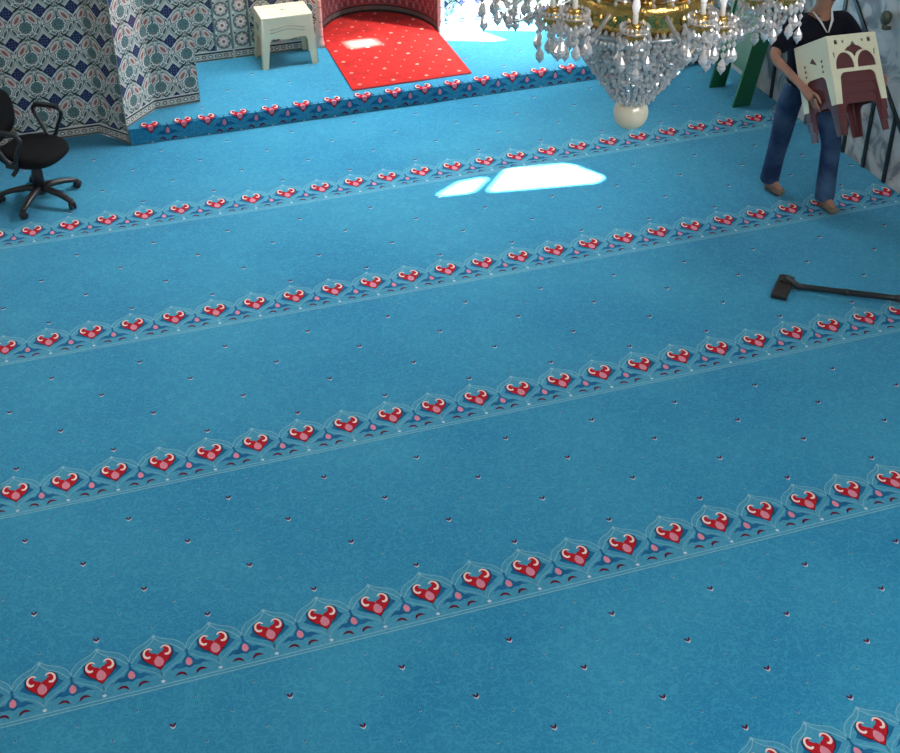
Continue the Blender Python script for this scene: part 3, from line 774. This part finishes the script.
def new_skin(name, chains, m, parent, sub=2):
    # bmesh is needed to create the skin layer without operators
    vs, rs, es, roots = [], [], [], []
    for ch in chains:
        prev = None
        for k, it in enumerate(ch):
            if isinstance(it, int): idx = it
            else:
                idx = len(vs); vs.append(Vector(it[0])); rs.append(it[1] if isinstance(it[1], tuple) else (it[1], it[1]))
                if k == 0: roots.append(idx)
            if prev is not None: es.append((prev, idx))
            prev = idx
    bm = bmesh.new(); lay = bm.verts.layers.skin.verify()
    bv = [bm.verts.new(v) for v in vs]
    for i, v in enumerate(bv): v[lay].radius = rs[i]; v[lay].use_root = i in roots
    for a, b in es: bm.edges.new((bv[a], bv[b]))
    me = bpy.data.meshes.new(name); bm.to_mesh(me); bm.free(); me.materials.append(M[m])
    o = bpy.data.objects.new(name, me); C.objects.link(o); o.parent = parent
    md = o.modifiers.new('Skin', 'SKIN'); md.use_smooth_shade = True; md.branch_smoothing = .4
    sd = o.modifiers.new('Sub', 'SUBSURF'); sd.levels = sub; sd.render_levels = sub
    return o
man = empty('person', (21.6*U, 12.2*U, 0), 'person in black short sleeved shirt and blue jeans carrying two plastic stools', 'person')
mo = Vector((21.6*U, 12.2*U, 0))
def P(x, y, z): return Vector((x*U, y*U, z*U))-mo
pel = P(21.45, 12.35, 3.45); wai = P(21.45, 12.38, 4.0); che = P(21.45, 12.32, 4.75); nkb = P(21.47, 12.2, 5.35); nk = P(21.47, 12.1, 5.6); hd0 = P(21.47, 12.0, 5.98); hd1 = P(21.47, 12.0, 6.35)
hR, hL = P(21.1, 12.4, 3.35), P(21.85, 12.3, 3.35)         # hips (image left / right)
kR, kL = P(20.92, 12.35, 1.95), P(22.08, 11.65, 1.90)
aR, aL = P(21.12, 12.95, .36), P(22.02, 11.52, .34)
tR, tL = P(21.24, 12.42, .13), P(22.05, 10.98, .13)
sR, sL = P(20.78, 12.3, 5.12), P(22.18, 12.2, 5.12)
eR, eL = P(20.10, 12.0, 4.42), P(22.85, 12.0, 4.1)
wR, wL = P(20.38, 11.02, 4.02), P(22.62, 11.05, 4.05)
hR2, hL2 = P(20.52, 10.55, 3.78), P(22.55, 10.6, 3.95)
body = [
    [(pel, (.14, .10)), (wai, (.125, .095)), (che, (.15, .105)), (nkb, (.075, .065)), (nk, (.055, .055)), (hd0, (.072, .085)), (hd1, (.07, .08))],
    [0, (hR, .085), (kR, .055), (aR, .038), (tR, (.04, .025))],
    [0, (hL, .085), (kL, .055), (aL, .038), (tL, (.04, .025))],
    [2, (sR, .055), (eR, .041), (wR, .027), (hR2, (.044, .024))],
    [2, (sL, .055), (eL, .041), (wL, .027), (hL2, (.036, .02))]]
def hand(c, d, n, side, curl):
    """fingers from palm point c, direction d, palm normal n (towards the held object), side = thumb side"""
    ch = []
    d = d.normalized(); n = n.normalized(); s = d.cross(n).normalized()*side
    for k, (offs, ln) in enumerate(((.028, .070), (.010, .080), (-.009, .074), (-.027, .058))):
        b = c+s*offs-d*.01; c1 = b+d*.03; c2 = c1+(d*math.cos(curl)+n*math.sin(curl))*ln*.45; c3 = c2+(d*math.cos(curl*1.8)+n*math.sin(curl*1.8))*ln*.35; c4 = c3+(d*math.cos(curl*2.4)+n*math.sin(curl*2.4))*ln*.25
        ch.append([(b, .0112), (c1, .0112), (c2, .0104), (c3, .0094), (c4, .008)])
    b = c-d*.045+s*.015; ch.append([(b, .011), (b+s*.03+d*.02+n*.005, .0115), (b+s*.042+d*.05+n*.012, .010), (b+s*.045+d*.075+n*.02, .0085)])
    return ch
body += hand(hR2, Vector((.12, -.30, -.95)), Vector((1, 0, 0)), 1, .3)
body += hand(hL2, Vector((-.1, -.35, -.93)), Vector((-1, 0, 0)), -1, .3)
bo = new_skin('body', body, 'skin', man)
# face
fz = hd0+Vector((0, 0, .03))
for s in (-1, 1):
    p = MB(); p.lathe([(.001, -.012), (.010, -.007), (.013, 0), (.010, .007), (.001, .012)], 'eye', 10, Matrix.Translation(fz+Vector((s*.032, -.078, .01)))); p.build('eye', man)
    p = MB(); p.tube([fz+Vector((s*.078, .0, .02)), fz+Vector((s*.088, .008, .01)), fz+Vector((s*.084, .004, -.02)), fz+Vector((s*.076, -.002, -.032))], [.008, .013, .012, .007], 'skin', 8); p.build('ear', man)
p = MB(); p.tube([fz+Vector((0, -.083, .015)), fz+Vector((0, -.102, -.012)), fz+Vector((0, -.108, -.028)), fz+Vector((0, -.09, -.036))], [.008, .011, .015, .009], 'skin', 8); p.build('nose', man)
p = MB(); p.tube([fz+Vector((-.024, -.083, -.062)), fz+Vector((0, -.091, -.062)), fz+Vector((.024, -.083, -.062))], [.004, .007, .004], 'cdark', 6); p.build('mouth', man)
p = MB(); vs = []
for i in range(9):
    ph = PI/2*i/8
    for k in range(20):
        q = 2*PI*k/20; front = max(0, -math.sin(q)); dn = -.10*(1-front*.85)
        r = .088*math.sin(ph)**.8 if i else .001; vs.append(hd1+Vector((r*math.cos(q), .008+r*1.1*math.sin(q), .075*math.cos(ph)+(dn*(i/8)**2))))
p.add(vs, [(i*20+k, i*20+(k+1) % 20, (i+1)*20+(k+1) % 20, (i+1)*20+k) for i in range(8) for k in range(20)]+[list(range(20))], 'hair', None, True); p.build('hair', man)
dn = Vector((0, 0, -1))
new_skin('jeans', [
    [(pel+Vector((0, 0, .02)), (.165, .125)), (wai+Vector((0, 0, -.03)), (.155, .12))],
    [0, (hR+dn*.02, .108), (hR.lerp(kR, .5), .092), (kR, .080), (kR.lerp(aR, .5), .074), (aR+Vector((0, -.01, .0)), .078), (aR+Vector((0, -.012, -.035)), .076)],
    [0, (hL+dn*.02, .108), (hL.lerp(kL, .5), .092), (kL, .080), (kL.lerp(aL, .5), .076), (aL+Vector((0, -.01, .0)), .080), (aL+Vector((0, -.012, -.035)), .078)]], 'denim', man)
new_skin('shirt', [
    [(pel+Vector((0, 0, -.12)), (.19, .15)), (wai, (.175, .13)), (che, (.19, .14)), (nkb+Vector((0, .01, -.035)), (.10, .08)), (nkb+Vector((0, .01, .0)), (.072, .062))],
    [2, (sR, .082), (sR.lerp(eR, .55), .074), (sR.lerp(eR, .86), .068)],
    [2, (sL, .082), (sL.lerp(eL, .55), .074), (sL.lerp(eL, .86), .068)]], 'shirt', man)
p = MB()
for s in (-1, 1):
    a0 = nkb+Vector((s*.072, -.02, .02)); a1 = nkb+Vector((s*.045, -.085, -.03)); a2 = nkb+Vector((s*.006, -.122, -.10))
    p.tube([a0, a1, a2], [.007, .010, .004], 'collar', 8, flat=.6)
p.build('collar', man)
for t_, a2_ in ((tR, aR), (tL, aL)):
    heel = Vector((a2_.x, a2_.y+.03, .035)); toe = Vector((t_.x, t_.y-.02, .03))
    new_skin('sock', [[(heel, (.040, .035)), (heel.lerp(toe, .5)+Vector((0, 0, .008)), (.046, .036)), (toe, (.046, .028))], [0, (Vector((a2_.x, a2_.y, a2_.z-.01)), .042)]], 'shoe', man)

# ------------------------------------------------------------------ chandelier
CX, CY = 11.86*U, 3.44*U
BZ = 7.68*U
ch = empty('crystal_chandelier', (CX, CY, BZ-.31*U), 'crystal and brass chandelier with candle bulbs hanging above the blue carpet', 'chandelier')
Z0 = BZ-.31*U
def zz(z): return z*U-Z0
p = MB(); prof = [(.31*math.sin(PI*k/16)*U+.0003, (-.31*math.cos(PI*k/16)+.31)*U) for k in range(17)]
p.lathe(prof, 'ball', 28); o = p.build('glass_ball', ch); o['label'] = 'ivory glass ball at the bottom'
def bowl_r(t): return (.30+.97*t**.80)            # t=0 apex .. 1 rim (units)
def bowl_z(t): return zz(7.98+1.45*t)
p = MB(); p.lathe([(bowl_r(k/10)*U*.93, bowl_z(k/10)) for k in range(11)], 'crystal2', 32); p.build('bowl_lining', ch)
def gem(mb, c, r, h, m='crystal', n=6, rot=0., tdir=None):
    R3 = (tdir.to_track_quat('Z', 'Y').to_matrix().to_4x4() if tdir is not None else Matrix.Identity(4)) @ Matrix.Rotation(rot, 4, 'Z')
    T_ = Matrix.Translation(c) @ R3
    vs = [(0, 0, h)]+[(r*math.cos(2*PI*k/n), r*math.sin(2*PI*k/n), h*.25) for k in range(n)]+[(r*.8*math.cos(2*PI*(k+.5)/n), r*.8*math.sin(2*PI*(k+.5)/n), -h*.35) for k in range(n)]+[(0, 0, -h)]
    fs = []
    for k in range(n):
        k2 = (k+1) % n
        fs += [(0, 1+k, 1+k2), (1+k, n+1+k, 1+k2), (1+k2, n+1+k, n+1+k2), (n+1+k, 2*n+1, n+1+k2)]
    mb.add(vs, fs, m, T_)
NS = 64
for s in range(NS):
    q = 2*PI*s/NS; p = MB()
    NB = 19
    for b in range(NB):
        t = (b+.5)/NB
        if s % 2 and t < .34: continue
        q = 2*PI*(s+random.uniform(-.35, .35))/NS
        r = bowl_r(t)*U+random.uniform(-.012, .006); rr = (.009+.007*t)*random.uniform(.7, 1.3)
        tp = Vector((math.cos(q)*bowl_r(min(1, t+.05))-math.cos(q)*bowl_r(t), math.sin(q)*(bowl_r(min(1, t+.05))-bowl_r(t)), 1.45*.05)).normalized()
        gem(p, Vector((r*math.cos(q), r*math.sin(q), bowl_z(t))), rr*1.05, random.uniform(.012, .019), n=5, rot=random.uniform(0, 6), tdir=(tp+Vector((random.uniform(-.5, .5), random.uniform(-.5, .5), random.uniform(-.3, .3)))).normalized())
    p.build('bead_strand', ch)
# fringe at the apex
p = MB()
for k in range(18):
    q = 2*PI*k/18; gem(p, Vector((.30*U*math.cos(q), .30*U*math.sin(q), zz(7.96))), .008, .022, n=5, rot=q)
    gem(p, Vector((.40*U*math.cos(q+.2), .40*U*math.sin(q+.2), zz(8.02))), .008, .020, n=5, rot=q)
p.build('apex_fringe', ch)
# rim ring and brass gallery
p = MB(); p.tube([(1.25*U*math.cos(2*PI*k/48), 1.25*U*math.sin(2*PI*k/48), zz(9.47)) for k in range(48)], .012, 'crystal2', 8, closed=True)
for k in range(64):
    q = 2*PI*k/64; gem(p, Vector((1.24*U*math.cos(q), 1.24*U*math.sin(q), zz(9.54))), .010, .016, n=5, rot=q)
p.build('rim_ring', ch)
p = MB()
p.lathe([(1.10*U, zz(9.50)), (1.20*U, zz(9.52)), (1.17*U, zz(9.62)), (1.21*U, zz(9.78)), (1.24*U, zz(9.92)), (1.20*U, zz(10.02)), (1.12*U, zz(10.06)), (1.05*U, zz(9.95)), (.9*U, zz(9.75))], 'gold', 64)
for k in range(32):
    q = 2*PI*k/32
    gem(p, Vector((1.21*U*math.cos(q), 1.21*U*math.sin(q), zz(9.75))), .014, .03, 'gold', n=6, rot=q)
p.build('brass_gallery', ch)
p = MB(); p.lathe([(.9*U, zz(9.8)), (.5*U, zz(9.85)), (.25*U, zz(10.0)), (.18*U, zz(10.4)), (.42*U, zz(10.8)), (.46*U, zz(11.0)), (.16*U, zz(11.3)), (.12*U, zz(12)), (.4*U, zz(12.4)), (.42*U, zz(12.6)), (.1*U, zz(13.0)), (.06*U, zz(14.5))], 'brassdark', 24)
p.build('central_stem', ch)
p = MB()
zc = zz(14.4); k = 0
while zc < ZC*U-Z0-.02:
    a = (k % 2)*PI/2; c0 = Vector((0, 0, zc))
    p.tube([c0+Vector((math.cos(a)*.018*math.cos(q), math.sin(a)*.018*math.cos(q), .034*math.sin(q))) for q in [2*PI*i/10 for i in range(10)]], .005, 'brassdark', 6, closed=True)
    zc += .055; k += 1
p.lathe([(.001, ZC*U-Z0-.06), (.05, ZC*U-Z0-.05), (.09, ZC*U-Z0-.002), (.001, ZC*U-Z0-.001)], 'brassdark', 20)
p.build('chain', ch)
# inner vertical crystal columns and pendants above the gallery
for k in range(12):
    q = 2*PI*(k+.5)/12; p = MB(); r = .80*U
    prof = [(.02, 0), (.05, .01), (.03, .03), (.018, .05), (.030, .075), (.018, .10), (.034, .14), (.02, .17), (.045, .19), (.02, .20)]
    p.lathe([(a, b) for a, b in prof], 'crystal2' if k % 2 else 'gold', 12, TR((r*math.cos(q), r*math.sin(q), zz(9.85)))); p.build('glass_vase', ch)
camdir = math.atan2(-17-3.44, 1.57-11.86)
drop_count = 0
def make_arm(q, r1, z1, first, nd=6):
    """glass arm from the gallery to a candle cup at radius r1"""
    global drop_count
    c_, s_ = math.cos(q), math.sin(q)
    def pt(r, z): return Vector((r*U*c_, r*U*s_, zz(z)))
    arm = MB()
    path = smooth([(1.0, z1-.2), (1.25, z1-.38), (r1*.55+.62, z1-.62), (r1-.22, z1-.60), (r1-.02, z1-.38), (r1, z1-.12)], 4)
    arm.tube([pt(a, b) for a, b in path], .0105, 'crystal2', 8)
    for i in range(2, len(path)-1, 2):
        a, b = path[i]; gem(arm, pt(a, b-.02), .013, .016, n=6, rot=i)
    ao = arm.build('candle_arm', ch)
    T_ = Matrix.Translation(pt(r1, z1))
    cp = MB(); cp.lathe([(.006, -.065), (.024, -.052), (.016, -.038), (.040, -.016), (.048, .008), (.034, .018), (.022, .030), (.030, .040), (.012, .044)], 'gold', 16, T_); cp.build('brass_cup', ao)
    dp = MB(); dp.lathe([(.020, -.004), (.045, .0), (.060, .010), (.064, .015), (.058, .015), (.04, .007), (.020, .004)], 'crystal', 20, T_, lob=10, la=.07); dp.build('drip_pan', ao)
    sl = MB(); sl.lathe([(.012, .03), (.012, .085), (.010, .087), (.001, .087)], 'sleeve', 12, T_); sl.build('candle_sleeve', ao)
    bl = MB(); bl.lathe([(.008, .085), (.013, .095), (.0175, .115), (.016, .135), (.009, .157), (.003, .170), (.0005, .174)], 'bulb', 14, T_); bl.build('candle_bulb', ao)
    # short bead swags of the pan
    sw = MB()
    for k in range(20):
        a = 2*PI*k/20; c0 = pt(r1, z1)+Vector((.07*math.cos(a), .07*math.sin(a), -.002))
        gem(sw, c0-Vector((0, 0, .014+.012*(k % 2))), .009, .015, n=5, rot=a)
        gem(sw, c0*1+Vector((-.02*math.cos(a), -.02*math.sin(a), -.038)), .009, .016, n=5, rot=a)
        gem(sw, c0*1+Vector((-.01*math.cos(a), -.01*math.sin(a), .03)), .008, .013, n=5, rot=a)
    sw.build('pan_beads', ao)
    for k in range(nd):
        a = 2*PI*(k+.3)/nd; pd = MB(); c0 = pt(r1, z1)+Vector((.066*math.cos(a), .066*math.sin(a), 0)); l = random.choice([0, .0, .035])
        for j in range(2+(1 if l else 0)): gem(pd, c0-Vector((0, 0, .045+.033*j)), .010, .017, n=6, rot=a+j)
        e = c0-Vector((0, 0, .128+l))
        gem(pd, e, .0185, .040, n=8, rot=a); gem(pd, e-Vector((0, 0, .01)), .0205, .022, n=8, rot=a+.4)
        pd.build('pendant_drop', ao); drop_count += 1
for k in range(8): make_arm(camdir+2*PI*k/8-.02, 1.92, 9.86, k == 0)
for k in range(8): make_arm(camdir+2*PI*(k+.5)/8, 2.55, 10.22, False)
for k in range(6): make_arm(camdir+2*PI*(k+.5)/6, 1.55, 11.3, False, 0)
# festoon garlands between the cups
for k in range(16):
    r0, z0 = (1.92, 9.75) if k % 2 == 0 else (2.55, 10.1); r1, z1 = (2.55, 10.1) if k % 2 == 0 else (1.92, 9.75)
    q0, q1 = camdir+2*PI*k/16, camdir+2*PI*(k+1)/16
    p = MB(); a = Vector((r0*U*math.cos(q0), r0*U*math.sin(q0), zz(z0))); b = Vector((r1*U*math.cos(q1), r1*U*math.sin(q1), zz(z1)))
    for j in range(15):
        t = (j+.5)/15; c0 = a.lerp(b, t)-Vector((0, 0, .05*4*t*(1-t))); gem(p, c0, .0075, .011, n=5, rot=j)
    p.build('bead_garland', ch)
for k in range(24):
    q0 = 2*PI*k/24; p = MB(); a = Vector((1.24*U*math.cos(q0), 1.24*U*math.sin(q0), zz(10.0))); b = Vector((.45*U*math.cos(q0), .45*U*math.sin(q0), zz(12.5)))
    for j in range(30):
        t = (j+.5)/30; c0 = a.lerp(b, t)-Vector((math.cos(q0), math.sin(q0), 0))*(.10*4*t*(1-t)); gem(p, c0, .009, .014, n=5, rot=j)
    p.build('upper_strand', ch)

# ------------------------------------------------------------------ camera
R0 = (0.9470156627018422, -0.3211379190920943, -0.0056366229706796556)
R1 = (-0.18817966766919728, -0.540537335249899, -0.8200047572268253)
R2 = (0.2602878162212449, 0.7776180464211936, -0.5723289496474835)
cam = bpy.data.cameras.new('camera'); co = bpy.data.objects.new('camera', cam); C.objects.link(co)
cl = Vector((1.5694943971243198, -16.999312962091544, 17.741177887797743))*U
co.matrix_world = Matrix(((R0[0], -R1[0], -R2[0], cl.x), (R0[1], -R1[1], -R2[1], cl.y), (R0[2], -R1[2], -R2[2], cl.z), (0, 0, 0, 1)))
cam.sensor_width = 36; cam.sensor_fit = 'HORIZONTAL'; cam.lens = 1359.1*36/900; cam.clip_start = .05
sc.camera = co

# ------------------------------------------------------------------ light
def light(kind, name, loc, target, energy, color=(1, 1, 1), **kw):
    l = bpy.data.lights.new(name, kind); l.energy = energy; l.color = color
    for k, v in kw.items(): setattr(l, k, v)
    o = bpy.data.objects.new(name, l); C.objects.link(o); o.location = loc
    d = Vector(target)-Vector(loc); o.rotation_euler = d.to_track_quat('-Z', 'Y').to_euler(); return o
sunpos = Vector((16*U, 15*U, 0))+SUN*20
light('SUN', 'sun', sunpos, (16*U, 15*U, 0), 150, (1, .97, .92), angle=.008)
light('AREA', 'right_fill', (32.5*U, 22*U, 22*U), (5*U, 21*U, 1.5*U), 125, (.95, .97, 1), shape='RECTANGLE', size=4., size_y=2., spread=math.radians(62))  # added area lamp standing in for unseen windows, narrowed towards the tiled pillar
light('AREA', 'platform_fill', (10.5*U, 25.95*U, 20*U), (9.5*U, 22.0*U, 0), 118, (.97, .98, 1), shape='RECTANGLE', size=3.4, size_y=.22, spread=math.radians(88))  # added strip lamp that brightens the platform from above; no window is modelled
light('AREA', 'near_carpet_fill', (16*U, -14*U, 19*U), (14.5*U, -6*U, 0), 285, (.95, .98, 1), shape='RECTANGLE', size=4., size_y=2.4)  # out-of-view fill lamp beside the camera, added to lift the near carpet
light('AREA', 'left_fill', (-8.3*U, 6*U, 17*U), (0*U, 6*U, 0), 42, (1, .84, .74), shape='RECTANGLE', size=1.6, size_y=1.2, spread=math.radians(110))  # added warm fill that brightens and greys the left carpet
light('SPOT', 'niche_glow_spot', (27*U, 17*U, 24*U), (17.2*U, 26.4*U, .6*U), 5000, (1, .98, .95), spot_size=math.radians(24), spot_blend=1., shadow_soft_size=.25)  # added spot lamp for the soft glow on wall and floor beside the niche
wd = bpy.data.worlds.new('World'); sc.world = wd; wd.use_nodes = True
wd.node_tree.nodes['Background'].inputs[0].default_value = (.65, .8, 1, 1); wd.node_tree.nodes['Background'].inputs[1].default_value = 1.
sc.view_settings.view_transform = 'Standard'; sc.view_settings.look = 'None'; sc.view_settings.gamma = 1; sc.view_settings.use_curve_mapping = False
sc.view_settings.exposure = 0.
